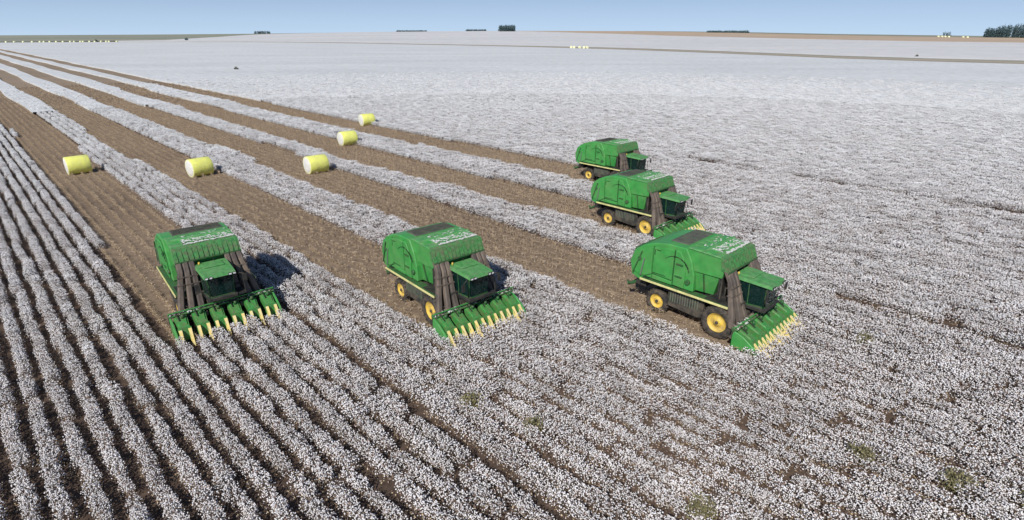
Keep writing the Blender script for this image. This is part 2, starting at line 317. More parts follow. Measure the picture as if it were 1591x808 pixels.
def seg_proto(name, kind, seed, lod=0):
    r = np.random.default_rng(seed); V = []; F = []; MI = []; SM = []
    def addv(vs, fs, mi):
        b0 = len(V); V.extend(map(tuple, vs))
        for f in fs: F.append([i + b0 for i in f]); MI.append(mi); SM.append(mi == 0)
    iv, ifc = ico()
    def twig(a, b_, wd, mi):
        a, b_ = np.array(a), np.array(b_); s = np.cross(b_ - a, [r.normal(), r.normal(), .3]); s = s / (np.linalg.norm(s) + 1e-6) * wd
        s2 = np.cross(b_ - a, s); s2 = s2 / (np.linalg.norm(s2) + 1e-6) * wd
        addv([a - s, a + s * .6 + s2, a + s * .6 - s2, b_], [(0, 1, 3), (1, 2, 3), (2, 0, 3)], mi)
    for k in range(5):
        px = (k + .5) * SEG / 5 - SEG / 2 + r.normal(0, .03); py = r.normal(0, .04)
        if kind == 'cotton' and lod < 2:   # fallen leaves and lint on the soil
            for j in range(30):
                c = np.array([px + r.normal(0, .15), r.uniform(-.46, .46), r.uniform(.01, .07)]); u = r.normal(0, 1, 3); u[2] *= .3; u /= np.linalg.norm(u); t_ = np.cross(u, r.normal(0, 1, 3)); t_[2] *= .4; t_ /= np.linalg.norm(t_); sz = r.uniform(.02, .05)
                addv([c - u * sz, c + t_ * sz * .8, c + u * sz, c - t_ * sz * .8], [(0, 1, 2, 3)], 1 if r.random() < .5 else 3)
            for j in range(5): addv(iv * r.uniform(.012, .03) * r.uniform(.7, 1.3, 3) + np.array([px + r.normal(0, .15), r.uniform(-.46, .46), .04]), ifc, 0)
        if kind == 'cotton':
            h = r.uniform(.72, 1.0); twig((px, py, 0), (px + r.normal(0, .05), py + r.normal(0, .05), h), .012, 2)
            nb = int(r.integers(66, 80) * (1, .92, .88)[lod])
            for j in range(nb):
                zz = h * (1 - .74 * r.random() ** 1.35); rad = .36 * (1.2 - .5 * (zz / h)) * math.sqrt(r.random()) + .02; a = r.random() * 6.283
                c = np.array([px + rad * .8 * math.cos(a), py + rad * 1.1 * math.sin(a), zz]); sz = r.uniform(.017, .035) * (1, 1.2, 1.38)[lod]
                if r.random() < .35: twig((px, py, zz * .75), c, .007, 2)
                s = iv * sz * r.uniform(.75, 1.25, 3) * (1 + r.normal(0, .12, (12, 1))); addv(s + c, ifc, 0)
            for j in range((36, 20, 9)[lod]):
                zz = h * r.uniform(.12, .97); rad = .36 * math.sqrt(r.random()) * (1.15 - .5 * zz / h); a = r.random() * 6.283
                c = np.array([px + rad * .8 * math.cos(a), py + rad * 1.1 * math.sin(a), zz]); u = r.normal(0, 1, 3); u /= np.linalg.norm(u); t_ = np.cross(u, r.normal(0, 1, 3)); t_ /= np.linalg.norm(t_); sz = r.uniform(.03, .065)
                addv([c - u * sz, c + t_ * sz * .7, c + u * sz, c - t_ * sz * .7], [(0, 1, 2, 3)], 1)
        else:
            h = r.uniform(.38, .62); twig((px, py, 0), (px + r.normal(0, .06), py + r.normal(0, .06), h), .014, 3)
            for j in range(15):
                z0 = h * r.uniform(.2, .8); a = r.random() * 6.283; ln = r.uniform(.12, .28)
                twig((px, py, z0), (px + ln * math.cos(a), py + ln * math.sin(a), z0 + ln * r.uniform(.1, .8)), .009, 3)
            for j in range(16):
                zz = r.uniform(.01, .4) if r.random() < .5 else .02; a = r.random() * 6.283; rad = r.random() * .30
                c = np.array([px + rad * math.cos(a), py + rad * math.sin(a), zz]); u = r.normal(0, 1, 3); u[2] *= .4; u /= np.linalg.norm(u); t_ = np.cross(u, r.normal(0, 1, 3)); t_ /= np.linalg.norm(t_); sz = r.uniform(.02, .055)
                addv([c - u * sz, c + t_ * sz * .6, c + u * sz, c - t_ * sz * .6], [(0, 1, 2, 3)], 3 if r.random() < .7 else 1)
            if r.random() < .35:
                c = np.array([px + r.normal(0, .15), py + r.normal(0, .15), r.uniform(.05, .4)]); addv(iv * .022 + c, ifc, 0)
    me = bpy.data.meshes.new(name); me.from_pydata(V, [], F); me.update()
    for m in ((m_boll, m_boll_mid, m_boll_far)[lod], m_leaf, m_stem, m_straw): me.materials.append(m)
    me.polygons.foreach_set('material_index', MI); me.polygons.foreach_set('use_smooth', SM)
    return bpy.data.objects.new(name, me)
m_boll_far = simple_mat('cotton_boll_far_lightened', [(0, (.74, .735, .72)), (1, (.83, .825, .81))])  # far bolls painted lighter, offsetting the shade between them at a distance
m_boll_mid = simple_mat('cotton_boll_pale', [(0, (.71, .68, .665)), (1, (.84, .82, .805))])  # middle step of the same painted lightening with distance
def proto_coll(name, kind, n, seed):
    c = bpy.data.collections.new(name)
    for i in range(n):
        o = seg_proto('%s_clump_%s' % (kind, 'abcdefghij'[i]), kind, seed + i, lod=0 if kind != 'cotton' else 0 if i < 4 else 1 if i < 7 else 2); c.objects.link(o)
    return c
pc_cotton = proto_coll('cotton_row_clumps', 'cotton', 10, 11)
pc_stub = proto_coll('stubble_row_clumps', 'stubble', 6, 51)

def scatter(name, pts, rot, scl, idx, coll):
    me = bpy.data.meshes.new(name); me.vertices.add(len(pts)); me.vertices.foreach_set('co', pts.astype(np.float32).ravel())
    a = me.attributes.new('rot', 'FLOAT_VECTOR', 'POINT'); a.data.foreach_set('vector', rot.astype(np.float32).ravel())
    a = me.attributes.new('scl', 'FLOAT_VECTOR', 'POINT'); a.data.foreach_set('vector', scl.astype(np.float32).ravel())
    a = me.attributes.new('idx', 'INT', 'POINT'); a.data.foreach_set('value', idx.astype(np.int32))
    o = bpy.data.objects.new(name, me); COL.objects.link(o)
    ng = bpy.data.node_groups.new(name, 'GeometryNodeTree'); ng.interface.new_socket('Geometry', in_out='INPUT', socket_type='NodeSocketGeometry'); ng.interface.new_socket('Geometry', in_out='OUTPUT', socket_type='NodeSocketGeometry')
    n = ng.nodes.new; l = ng.links.new; gi = n('NodeGroupInput'); go = n('NodeGroupOutput'); m2p = n('GeometryNodeMeshToPoints'); ip = n('GeometryNodeInstanceOnPoints'); ci = n('GeometryNodeCollectionInfo')
    ci.inputs['Collection'].default_value = coll; ci.inputs['Separate Children'].default_value = True; ci.inputs['Reset Children'].default_value = True
    def na(nm, dt): q = n('GeometryNodeInputNamedAttribute'); q.data_type = dt; q.inputs['Name'].default_value = nm; return q.outputs['Attribute']
    l(gi.outputs[0], m2p.inputs['Mesh']); l(m2p.outputs[0], ip.inputs['Points']); l(ci.outputs[0], ip.inputs['Instance']); ip.inputs['Pick Instance'].default_value = True
    l(na('idx', 'INT'), ip.inputs['Instance Index']); l(na('rot', 'FLOAT_VECTOR'), ip.inputs['Rotation']); l(na('scl', 'FLOAT_VECTOR'), ip.inputs['Scale']); l(ip.outputs[0], go.inputs[0])
    md = o.modifiers.new('crop', 'NODES'); md.node_group = ng; return o

R1, R2 = 150., 260.
WEED = [(-1.8, 21.0, .75), (.9, 19.4, .5), (19.1, 26.8, .6), (13.7, 17.7, .45), (16.4, 16.3, .8), (6.6, 14.9, .6), (18.6, 15.2, .6)]
def rows_points():
    v_rows = (np.arange(-60, 420) + .5) * ROW; ps = np.arange(-260, 260, SEG)
    V, P = np.meshgrid(v_rows, ps, indexing='ij'); P = P + rng.uniform(-.3, .3, P.shape)
    V = V.ravel(); P = P.ravel(); X, Y = xy_of(P, V)
    r = np.hypot(X, Y); ok = (Y > 10) & (np.abs(X) < (Y + 4) * 1.0 + 5) & (r < R2)
    ok &= rng.random(len(r)) < np.clip((R2 - r) / (R2 - R1), 0, 1) + (r < R1)
    return V[ok], P[ok], X[ok], Y[ok], r[ok]
V, P, X, Y, Rd = rows_points()
st = in_strip(P, V)
# cotton
c = st < 0
# worn furrows: a wide gap beside the first pass, a washed gap on the right, a thin one beyond
vj = np.round(V / ROW - .5).astype(int)
shift = np.zeros(len(V)); sy = np.ones(len(V))
near_gap = P > mp_[0] - 5
shift += np.where((vj == 3) & near_gap, -.16, 0) + np.where((vj == 4) & near_gap, .16, 0)
shift += np.where((vj == -1) & near_gap, -.06, 0) + np.where((vj == 0) & near_gap, .06, 0)
gapf = (P > -4) & (P < 60)
c &= ~((vj == 32) & (X > 21) & (rng.random(len(V)) < .97)); c &= ~((vj == 33) & (X > 23) & (rng.random(len(V)) < .45))
c &= ~((vj == 67) & (P > -18) & (P < 60) & (rng.random(len(V)) < .45))
c &= ~((vj == 66) & (P > -18) & (P < 60) & (rng.random(len(V)) < .8))
c &= ~((vj == 101) & (P > -90) & (P < -20) & (rng.random(len(V)) < .6))
for wx, wy, wr in WEED: c &= ~(np.hypot(X - wx, Y - wy) < wr * .45)
thin = vnoise(X, Y, 7., 3) * .6 + vnoise(X, Y, 2.3, 4) * .4
brown = np.exp(-(((X - 9) / 8.) ** 2 + ((Y - 19) / 5.) ** 2))

X2 = X + NX * shift; Y2 = Y + NY * shift
n = c.sum(); hdg = heading(P[c], V[c])
size = rng.normal(1, .09, n) * (1 - .16 * brown[c]) * (.92 + .16 * vnoise(X[c], Y[c], 5., 9)); flip = rng.integers(0, 2, n) * math.pi
pts = np.stack([X2[c] + rng.normal(0, .05, n), Y2[c] + rng.normal(0, .05, n), np.zeros(n)], 1)
# rows on the far left stand narrower, with open furrows between them; on the right the canopy has closed
wid = np.interp(V[c], [-12, 2, 10, 24], [.74, .82, .95, 1.22])
rot = np.stack([rng.normal(0, .03, n), rng.normal(0, .03, n), hdg + flip], 1); scl = np.stack([np.full(n, 1.04), size * wid, size * .73], 1)
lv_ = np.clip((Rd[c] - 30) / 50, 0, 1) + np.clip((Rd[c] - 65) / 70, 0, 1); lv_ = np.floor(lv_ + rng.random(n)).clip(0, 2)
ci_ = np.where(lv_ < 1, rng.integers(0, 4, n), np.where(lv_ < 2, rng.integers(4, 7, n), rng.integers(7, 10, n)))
cot = scatter('cotton_plants', pts, rot, scl, ci_, pc_cotton)
tag(cot, 'ripe white cotton plants standing in long dense rows', 'cotton', kind='stuff')
c = st >= 0; n = c.sum(); hdg = heading(P[c], V[c]); flip = rng.integers(0, 2, n) * math.pi
pts = np.stack([X[c], Y[c] , np.zeros(n)], 1); rot = np.stack([rng.normal(0, .03, n), rng.normal(0, .03, n), hdg + flip], 1); s_ = rng.normal(1, .1, n); scl = np.stack([np.ones(n) * 1.05, s_ * .85, s_ * .85], 1)
stub = scatter('cotton_stubble', pts, rot, scl, rng.integers(0, 6, n), pc_stub)
tag(stub, 'brown stripped cotton stalks left in the picked strips', 'stubble', kind='stuff')

# ---- far canopy and far stubble: sheets laid in row coordinates, starting where the plants thin out
def far_sheet(name, bands, z, m, skirt=True, p_hi=420, rmin=R1 + 6, p_lo=-1800):
    VV = []; FF = []; bands_done = []
    for lo, hi, nb_ in bands:
        ph = p_hi if np.isscalar(p_hi) else p_hi[len(bands_done)]; bands_done.append(1); ts = np.append(np.arange(ph, p_lo, -6. if ph > 200 else -3.)[::-1], ph + .001); cols = []
        a_, b2_ = lo(ts), hi(ts); fr = list(np.linspace(0, 1, nb_ + 1))
        if skirt: fr = [0] + fr + [1]
        for k, f_ in enumerate(fr):
            x, y = xy_of(ts, a_ + (b2_ - a_) * f_); zz = terr_xy(x, y) + (z if (not skirt or 0 < k < len(fr) - 1) else 0.02)
            cols.append(np.stack([x, y, zz], 1))
        Cg = np.array(cols); r_ = np.hypot(Cg[..., 0], Cg[..., 1]); a_ = np.arctan2(Cg[..., 0], Cg[..., 1])
        good = (r_ > rmin) & (r_ < road_r(a_)) & (np.abs(a_) < .86) & (Cg[..., 1] > 0)
        # pull the row that crosses the verge back onto its edge
        over = (r_ >= road_r(a_)) & (np.abs(a_) < .9) & (r_ < road_r(a_) + 14)
        fac = np.where(over, road_r(a_) / r_, 1.); Cg[..., 0] *= fac; Cg[..., 1] *= fac; good |= over & (np.abs(a_) < .86)
        b0 = len(VV); VV.extend(Cg.reshape(-1, 3).tolist()); n1 = Cg.shape[1]
        kk = good[:-1, :-1] & good[1:, :-1] & good[1:, 1:] & good[:-1, 1:]
        I, J = np.nonzero(kk); i0 = b0 + I * n1 + J; FF.extend(np.stack([i0, i0 + 1, i0 + n1 + 1, i0 + n1], 1).tolist())
    me = bpy.data.meshes.new(name); me.from_pydata(VV, [], FF); me.update(); me.materials.append(m)
    o = bpy.data.objects.new(name, me); COL.objects.link(o)
    b_ = bmesh.new(); b_.from_mesh(me); bmesh.ops.delete(b_, geom=[v for v in b_.verts if not v.link_faces], context='VERTS'); b_.to_mesh(me); b_.free()
    return o
E0 = lambda i: (lambda t: strip_edges(i, t)[0]); E1 = lambda i: (lambda t: strip_edges(i, t)[1]); K = lambda c_: (lambda t: np.full(len(t), float(c_)))
b_ = [(K(-60), E0(0), 10)] + [(E1(i), E0(i + 1), 2) for i in range(4)] + [(E1(4), K(900), 170)]
o = far_sheet('cotton_canopy', b_, .55, m_cotton_far); tag(o, 'white cotton crop canopy stretching to the far side of the field', 'cotton', kind='stuff')
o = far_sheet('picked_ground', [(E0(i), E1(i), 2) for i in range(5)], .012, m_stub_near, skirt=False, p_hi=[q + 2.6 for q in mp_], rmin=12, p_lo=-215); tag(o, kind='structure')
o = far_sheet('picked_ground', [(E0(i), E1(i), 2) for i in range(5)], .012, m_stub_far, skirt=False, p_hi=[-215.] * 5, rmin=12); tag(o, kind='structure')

# ------------------------------------------------------------------ cotton picker
def wheel(parent, x, y, r, wd, side):
    t = MB(); h = wd / 2; rc = r * .60
    t.lathe([(-h * .8, rc), (-h, rc + .06), (-h, r - .10), (-h * .82, r - .03), (0, r), (h * .82, r - .03), (h, r - .10), (h, rc + .06), (h * .8, rc)], M['tyre'], 32, caps=False)
    nl = 20
    for k in range(nl):
        for sgn in (-1, 1):
            a = 2 * math.pi * (k + (.5 if sgn > 0 else 0)) / nl; ca, sa = math.cos(a), math.sin(a); a2 = a + .16; cb, sb = math.cos(a2), math.sin(a2)
            t.bar(((r - .005) * ca, sgn * h * .95, (r - .005) * sa), ((r + .018) * cb, 0.02 * sgn, (r + .018) * sb), .055, .05, M['tyre'], up=(ca, 0, sa))
    w_ = t.build('wheel', parent, (x, y, r))
    q = MB(); s = side
    q.lathe([(s * -h * .7, rc), (s * h * .72, rc), (s * h * .72, rc - .03), (s * h * .35, rc - .06), (s * h * .25, rc * .45), (s * h * .55, rc * .38), (s * h * .6, .02)], M['yellow'], 28)
    q.build('rim', w_)
    b2 = MB(); b2.tube((0, s * h * .58, 0), (0, s * (h * .58 + .07), 0), .10, .08, M['chassis'], 14)
    for k in range(8): a = k * math.pi / 4; b2.tube((.16 * math.cos(a), s * h * .50, .16 * math.sin(a)), (.16 * math.cos(a), s * (h * .62), .16 * math.sin(a)), .018, .018, M['metal'], 6)
    b2.build('hub', w_)
    return w_
def make_picker():
    root = empty('cotton_picker')
    # --- chassis and belly
    m = MB(); m.box(-5.3, 1.1, -.75, -.55, 1.25, 1.55, M['chassis'], .02).box(-5.3, 1.1, .55, .75, 1.25, 1.55, M['chassis'], .02)
    for x in (-5.1, -4.1, -2.2, 0, 1.0): m.box(x - .1, x + .1, -.55, .55, 1.27, 1.53, M['chassis'])
    m.box(-.16, .16, -1.9, 1.9, .80, 1.12, M['chassis'], .03); m.box(-4.22, -3.98, -1.5, 1.5, .62, .86, M['chassis'], .03)
    m.box(-.3, .3, -.7, .7, 1.0, 1.6, M['chassis'], .04)
    m.build('chassis', root)
    for s in (-1, 1):
        b = MB(); b.prism([(-3.25, .75), (-1.25, .62), (-.98, .85), (-.95, 1.95), (-3.3, 1.95)], s * 1.25, s * 1.86, M['chassis'], .06)
        for k in range(12): b.box(-3.08 + k * .16, -3.03 + k * .16, *sorted((s * 1.862, s * 1.895)), 1.12, 1.78, M['grille'])
        b.build('side_tank', root)
    b = MB(); b.box(-5.2, .9, -1.2, 1.2, 1.5, 2.12, M['black'], .04); b.box(-3.5, -1.0, -1.2, 1.2, .85, 1.5, M['black'], .08)
    b.box(-5.65, -4.9, -1.7, 1.7, 1.35, 1.75, M['black'], .04); b.box(-.9, .5, -2.0, 2.0, 1.96, 2.10, M['black'])
    b.build('engine_bay', root)
    # --- side walkway with its yellow edge
    for s in (-1, 1):
        b = MB(); b.box(-5.05, .55, *sorted((s * 1.6, s * 2.14)), 1.98, 2.07, M['green_dark'])
        b.build('walkway', root)
        b = MB(); b.box(-5.08, .57, *sorted((s * 2.143, s * 2.20)), 1.97, 2.09, M['stripe'], .008); b.build('walkway_edge', root)
    # --- module builder (rear body)
    prof = [(-5.35, 1.78), (-5.92, 1.98), (-6.08, 2.9), (-5.82, 3.6), (-5.3, 4.02), (-4.55, 4.36), (-3.6, 4.56), (-2.4, 4.58), (-2.02, 3.9), (-1.78, 3.1), (-1.74, 2.1), (-4.9, 2.1)]
    b = MB(); b.prism(prof, -1.84, 1.84, M['green'], .05); mb = b.build('module_builder', root)
    inn = [(-5.30, 2.12), (-5.72, 2.3), (-5.85, 2.9), (-5.64, 3.48), (-5.1, 3.84), (-4.52, 4.14), (-4.50, 2.42), (-4.9, 2.2)]
    for s in (-1, 1):
        y0 = s * 1.842; y1 = s * 1.93
        def pr(bb, pf, a0=y0, a1=y1, mm=M['green'], bev=.025): bb.prism(pf, *sorted((a0, a1)), mm, bev)
        q = MB(); pr(q, inn); q.build('rear_panel', mb)
        q = MB(); pr(q, [(-4.42, 2.50), (-3.10, 2.44), (-3.10, 4.30), (-3.5, 4.32), (-4.42, 4.16)], y0, s * 1.95); q.build('service_door', mb)
        q = MB(); pr(q, [(-3.02, 2.2), (-2.32, 2.15), (-2.28, 3.2), (-2.45, 3.9), (-2.70, 4.30), (-3.02, 4.36)]); q.build('front_panel', mb)
        q = MB(); pr(q, [(-4.44, 2.13), (-3.12, 2.13), (-3.12, 2.34), (-4.44, 2.40)], y0, s * 1.90); q.build('lower_panel', mb)
        # seams, latches, belt guard arcs
        q = MB()
        q.box(-4.485, -4.435, *sorted((y0, s * 1.854)), 2.2, 4.2, M['seam']); q.box(-3.09, -3.03, *sorted((y0, s * 1.854)), 2.2, 4.35, M['seam'])
        q.box(-4.4, -3.5, *sorted((s * 1.95, s * 1.956)), 2.56, 2.60, M['seam']); q.box(-4.25, -3.95, *sorted((s * 1.95, s * 1.956)), 4.02, 4.07, M['seam'])
        q.box(-4.36, -4.31, *sorted((s * 1.95, s * 1.956)), 3.7, 4.05, M['seam'])
        for k in range(11):
            a0 = math.pi * (.08 + .062 * k); a1 = a0 + .17; rr_ = .92; q.bar((-2.95 + rr_ * math.cos(a0), s * 1.945, 3.05 + rr_ * math.sin(a0)), (-2.95 + rr_ * math.cos(a1), s * 1.945, 3.05 + rr_ * math.sin(a1)), .035, .05, M['seam'] if k % 5 else M['green_dark'], up=(0, 1, 0))
        q.box(-2.9, -2.45, *sorted((s * 1.932, s * 1.99)), 3.52, 3.60, M['green_dark']); q.box(-2.9, -2.45, *sorted((s * 1.932, s * 1.99)), 2.78, 2.84, M['green_dark'])
        q.box(-5.0, -4.62, *sorted((s * 1.60, s * 1.96)), 1.84, 2.12, M['seam'])
        q.tube((-5.35, s * 1.93, 3.2), (-5.35, s * 1.99, 3.2), .13, .13, M['green_dark'], 14); q.tube((-2.1, s * 1.84, 2.62), (-2.1, s * 1.96, 2.62), .16, .14, M['green_dark'], 14)
        q.bar((-5.75, s * 1.96, 2.2), (-5.2, s * 1.96, 3.7), .07, .07, M['green_dark']); q.bar((-5.2, s * 1.97, 2.15), (-5.0, s * 1.97, 3.3), .05, .06, M['metal'])
        q.build('panel_fittings', mb)
    # rear gate hoop and bale cradle
    q = MB(); q.prism([(-6.10, 2.05), (-6.22, 2.9), (-5.97, 3.68), (-5.78, 3.60), (-6.0, 2.9), (-5.90, 2.05)], -1.5, 1.5, M['green_dark'], .02)
    for y in (-1.2, -.4, .4, 1.2): q.bar((-6.1, y, 2.1), (-6.2, y, 3.0), .08, .06, M['green'])
    q.build('rear_gate', root)
    q = MB()
    for y in (-1.45, 1.45): q.bar((-5.5, y, 1.55), (-6.32, y, 1.05), .12, .16, M['green_dark'], .01); q.bar((-6.30, y, 1.08), (-6.42, y, 1.30), .1, .10, M['green_dark'], .01)
    for y in (-1.4, 0, 1.4): q.tube((-6.28, y - .04, 1.06), (-5.6, y + .04, 1.42), .09, .09, M['chassis'], 10)
    q.tube((-6.30, -1.5, 1.05), (-6.30, 1.5, 1.05), .08, .08, M['chassis'], 10); q.build('bale_cradle', root)
    # top screen in the recess between builder and hopper
    q = MB(); q.box(-3.75, -2.62, -1.25, 1.55, 4.575, 4.62, M['grille'])
    for k in range(9): q.box(-3.72 + k * .125, -3.69 + k * .125, -1.2, 1.5, 4.62, 4.64, M['chassis'])
    q.build('top_screen', root)
    # --- hopper (front accumulator)
    hp = MB(); hp.prism([(-2.30, 3.30), (-.22, 3.36), (-.16, 3.88), (-.30, 4.52), (-1.5, 4.70), (-2.38, 4.60)], -1.68, 1.68, M['green'], .035); hopper = hp.build('hopper', root)
    q = MB(); q.hexa([(-1.74, -1.45, 2.12), (-.75, -1.30, 2.12), (-.75, 1.30, 2.12), (-1.74, 1.45, 2.12), (-2.0, -1.60, 3.30), (-.40, -1.60, 3.30), (-.40, 1.60, 3.30), (-2.0, 1.60, 3.30)], M['green'], .03)
    for s in (-1, 1): q.bar((-1.2, s * 1.50, 2.2), (-1.3, s * 1.66, 3.3), .07, .06, M['green_dark'])
    q.build('hopper_funnel', hopper)
    q = MB(); q.hexa([(-2.36, -1.74, 4.605), (-.34, -1.74, 4.535), (-.34, 1.74, 4.535), (-2.36, 1.74, 4.605), (-2.30, -1.70, 4.66), (-.40, -1.70, 4.60), (-.40, 1.70, 4.60), (-2.30, 1.70, 4.66)], M['green_top'])
    q.prism([(-1.52, 4.63), (-1.40, 4.76), (-1.25, 4.62)], -1.69, 1.69, M['green_top'])
    for y in (-1.1, -.55, 0, .55, 1.1): q.box(-2.3, -.45, y - .025, y + .025, 4.60, 4.685, M['green_top'], .008)
    q.build('hopper_roof', hopper)
    # grimy sloping brow over the cab
    q = MB(); q.hexa([(-.32, -1.72, 3.86), (.12, -1.76, 3.80), (.12, 1.76, 3.80), (-.32, 1.72, 3.86), (-.40, -1.72, 4.60), (-.16, -1.76, 4.54), (-.16, 1.76, 4.54), (-.40, 1.72, 4.60)], M['green_band'], .02)
    for k in range(13): y = -1.6 + k * .267; q.bar((-.125, y, 4.46), (.125, y, 3.88), .05, .035, M['green_band'], up=(1, 0, .4))
    q.box(.122, .165, -1.78, 1.78, 3.76, 3.84, M['green_dark'], .006)
    q.build('hopper_brow', hopper)
    # lint lying on the roof
    q = MB(); r = random.Random(3)
    for k in range(300):
        x = -1.15 + r.gauss(0, .34); y = r.uniform(-1.1, 1.6); x = max(-2.2, min(-.45, x)) if r.random() < .6 else -.47 + r.gauss(0, .05)
        zz = 4.61 + .06 * (-.4 - x) / 1.9; s_ = r.uniform(.02, .065)
        rr2 = bmesh.ops.create_icosphere(q.bm, subdivisions=1, radius=1); bmesh.ops.scale(q.bm, vec=(s_ * 1.1, s_ * r.uniform(.9, 2.2), s_ * .3), verts=rr2['verts'])
        for v in rr2['verts']: v.co += Vector((r.gauss(0, .012), r.gauss(0, .012), r.gauss(0, .006)))
        bmesh.ops.translate(q.bm, vec=(x, y, zz + .03), verts=rr2['verts']); q._fin(rr2['verts'], M['lint'])
    q.build('lint_litter', hopper)['kind'] = 'stuff'
    # bulkhead under the brow
    q = MB(); q.box(-.40, -.30, -1.6, 1.6, 2.12, 3.84, M['black']); 
    for y in (-1.55, -.95, .95, 1.55): q.bar((-.24, y, 2.1), (-.24, y, 3.86), .08, .08, M['chassis'])
    q.build('bulkhead', root)
    # --- picking ducts, three each side of the cab
    for s in (-1, 1):
        for yt, yb, xb, zb in ((1.60, 2.14, .95, 1.00), (1.27, 1.60, 1.12, 1.08), (.95, 1.06, 1.10, 1.22)):
            q = MB(); hw = .155; hl = .15; xt = -.02
            lv = [(xt, yt, 3.84, 1.0), (xt + .30, yt + (yb - yt) * .06, 3.30, .95), (xt + (xb - xt) * .62, yt + (yb - yt) * .5, 2.2, 1.0), (xb, yb, zb, 1.12)]
            rings = []
            for (x, y, z, k) in lv: rings.append([q.bm.verts.new((x + a * hl * k, s * (y + b * hw * k), z)) for a, b in ((-1, -.6), (-.6, -1), (.6, -1), (1, -.6), (1, .6), (.6, 1), (-.6, 1), (-1, .6))])
            for a, b in zip(rings, rings[1:]):
                for i in range(8): q.bm.faces.new((a[i], a[(i + 1) % 8], b[(i + 1) % 8], b[i]))
            q.bm.faces.new(rings[0]); q.bm.faces.new(rings[-1][::-1]); bmesh.ops.recalc_face_normals(q.bm, faces=q.bm.faces[:]); q._fin(list(q.bm.verts), M['duct'])
            for t_ in (.25, .62):
                a = Vector(lv[1][:3]); c_ = Vector(lv[2][:3]); pt = a.lerp(c_, t_); q.box(pt.x - hl * 1.08, pt.x + hl * 1.08, s * pt.y - hw * 1.08, s * pt.y + hw * 1.08, pt.z - .03, pt.z + .03, M['duct'])
            q.build('picking_duct', root)
    # --- cab
    cab = MB()
    cab.box(.05, 1.98, -.78, .78, 1.72, 1.95, M['black'], .04)
    def post(a, b_, t_=.07): cab.bar(a, b_, t_, t_, M['green_dark'])
    for s in (-1, 1): post((.10, s * .72, 1.95), (.10, s * .74, 3.30)); post((1.0, s * .76, 1.95), (.95, s * .76, 3.30), .05); post((1.80, s * .60, 1.95), (1.88, s * .68, 3.30)); cab.bar((.1, s * .76, 2.0), (1.8, s * .66, 2.0), .06, .10, M['green_dark'])
    cab.box(.04, .10, -.70, .70, 1.95, 3.28, M['black'])
    cab.bar((1.86, -.62, 1.98), (1.86, .62, 1.98), .06, .10, M['green_dark'])
    cb = cab.build('cab', root)
    q = MB(); q.hexa([(1.86, -.58, 2.04), (1.90, -.58, 2.04), (1.90, .58, 2.04), (1.86, .58, 2.04), (1.93, -.65, 3.28), (1.97, -.65, 3.28), (1.97, .65, 3.28), (1.93, .65, 3.28)], M['glass']); q.build('windscreen', cb)
    for s in (-1, 1):
        for xa, ya, xb_, yb_ in ((.14, .745, .98, .765), (1.02, .765, 1.80, .66)):
            q = MB(); y0 = s * ya; y1 = s * yb_
            q.hexa([(xa, y0, 2.06), (xb_, y1, 2.06), (xb_, y1 + s * .012, 2.06), (xa, y0 + s * .012, 2.06), (xa, y0, 3.28), (xb_ + .03, y1, 3.28), (xb_ + .03, y1 + s * .012, 3.28), (xa, y0 + s * .012, 3.28)], M['glass']); bmesh.ops.recalc_face_normals(q.bm, faces=q.bm.faces[:]); q.build('side_window', cb)
    q = MB(); q.hexa([(-.02, -.90, 3.32), (2.22, -.84, 3.24), (2.22, .84, 3.24), (-.02, .90, 3.32), (.04, -.86, 3.50), (2.12, -.80, 3.40), (2.12, .80, 3.40), (.04, .86, 3.50)], M['green_top'], .03)
    q.box(.25, 1.05, -.55, .55, 3.46, 3.53, M['green_top'], .02); q.bar((.1, .2, 3.50), (.1, .2, 3.95), .03, .03, M['chassis'])
    rf = q.build('cab_roof', cb)
    for y in (-.72, -.50, .50, .72):
        q = MB(); q.box(2.19, 2.27, y - .08, y + .08, 3.24, 3.35, M['black'], .01); q.box(2.272, 2.282, y - .065, y + .065, 3.255, 3.335, M['white']); q.build('work_light', rf)
    q = MB(); q.tube((.2, -.6, 3.48), (.2, -.6, 3.62), .06, .05, M['yellow'], 12); q.build('beacon', rf)
    q = MB(); q.box(.45, .95, -.27, .27, 2.35, 2.50, M['seat'], .04); q.box(.38, .50, -.25, .25, 2.45, 3.10, M['seat'], .04); q.box(.5, .85, -.15, .15, 1.95, 2.35, M['black'], .02); q.build('seat', cb)
    q = MB(); q.bar((1.55, 0, 1.95), (1.30, 0, 2.62), .07, .07, M['black'])
    for k in range(14):
        a = k * 2 * math.pi / 14; a2 = (k + 1) * 2 * math.pi / 14; f_ = lambda t_: (1.28 + .09 * math.cos(t_), .19 * math.sin(t_), 2.63 + .17 * math.cos(t_)); q.bar(f_(a), f_(a2), .025, .025, M['black'])
    q.build('steering_wheel', cb)
    for s in (-1, 1):
        q = MB(); q.bar((1.95, s * .80, 3.22), (2.15, s * 1.22, 3.10), .03, .03, M['chassis']); q.box(2.12, 2.17, *sorted((s * 1.12, s * 1.36)), 2.62, 3.08, M['black'], .015); q.build('mirror', cb)
    # platform, rail and ladder
    q = MB(); q.box(.0, 1.95, .80, 1.25, 1.80, 1.86, M['black'])
    for x in (.15, .95, 1.8): q.bar((x, 1.22, 1.85), (x, 1.22, 2.75), .03, .03, M['chassis'])
    q.bar((.15, 1.22, 2.75), (1.8, 1.22, 2.75), .03, .03, M['chassis']); q.bar((.15, 1.22, 2.3), (1.8, 1.22, 2.3), .025, .025, M['chassis']); q.build('cab_platform', root)
    q = MB()
    for x in (-.95, -.60): q.bar((x, 2.08, 2.0), (x, 2.42, .5), .035, .05, M['chassis'])
    for k in range(5): t_ = (k + .6) / 5; q.bar((-.95, 2.08 + .34 * t_, 2 - 1.5 * t_), (-.60, 2.08 + .34 * t_, 2 - 1.5 * t_), .12, .03, M['metal'])
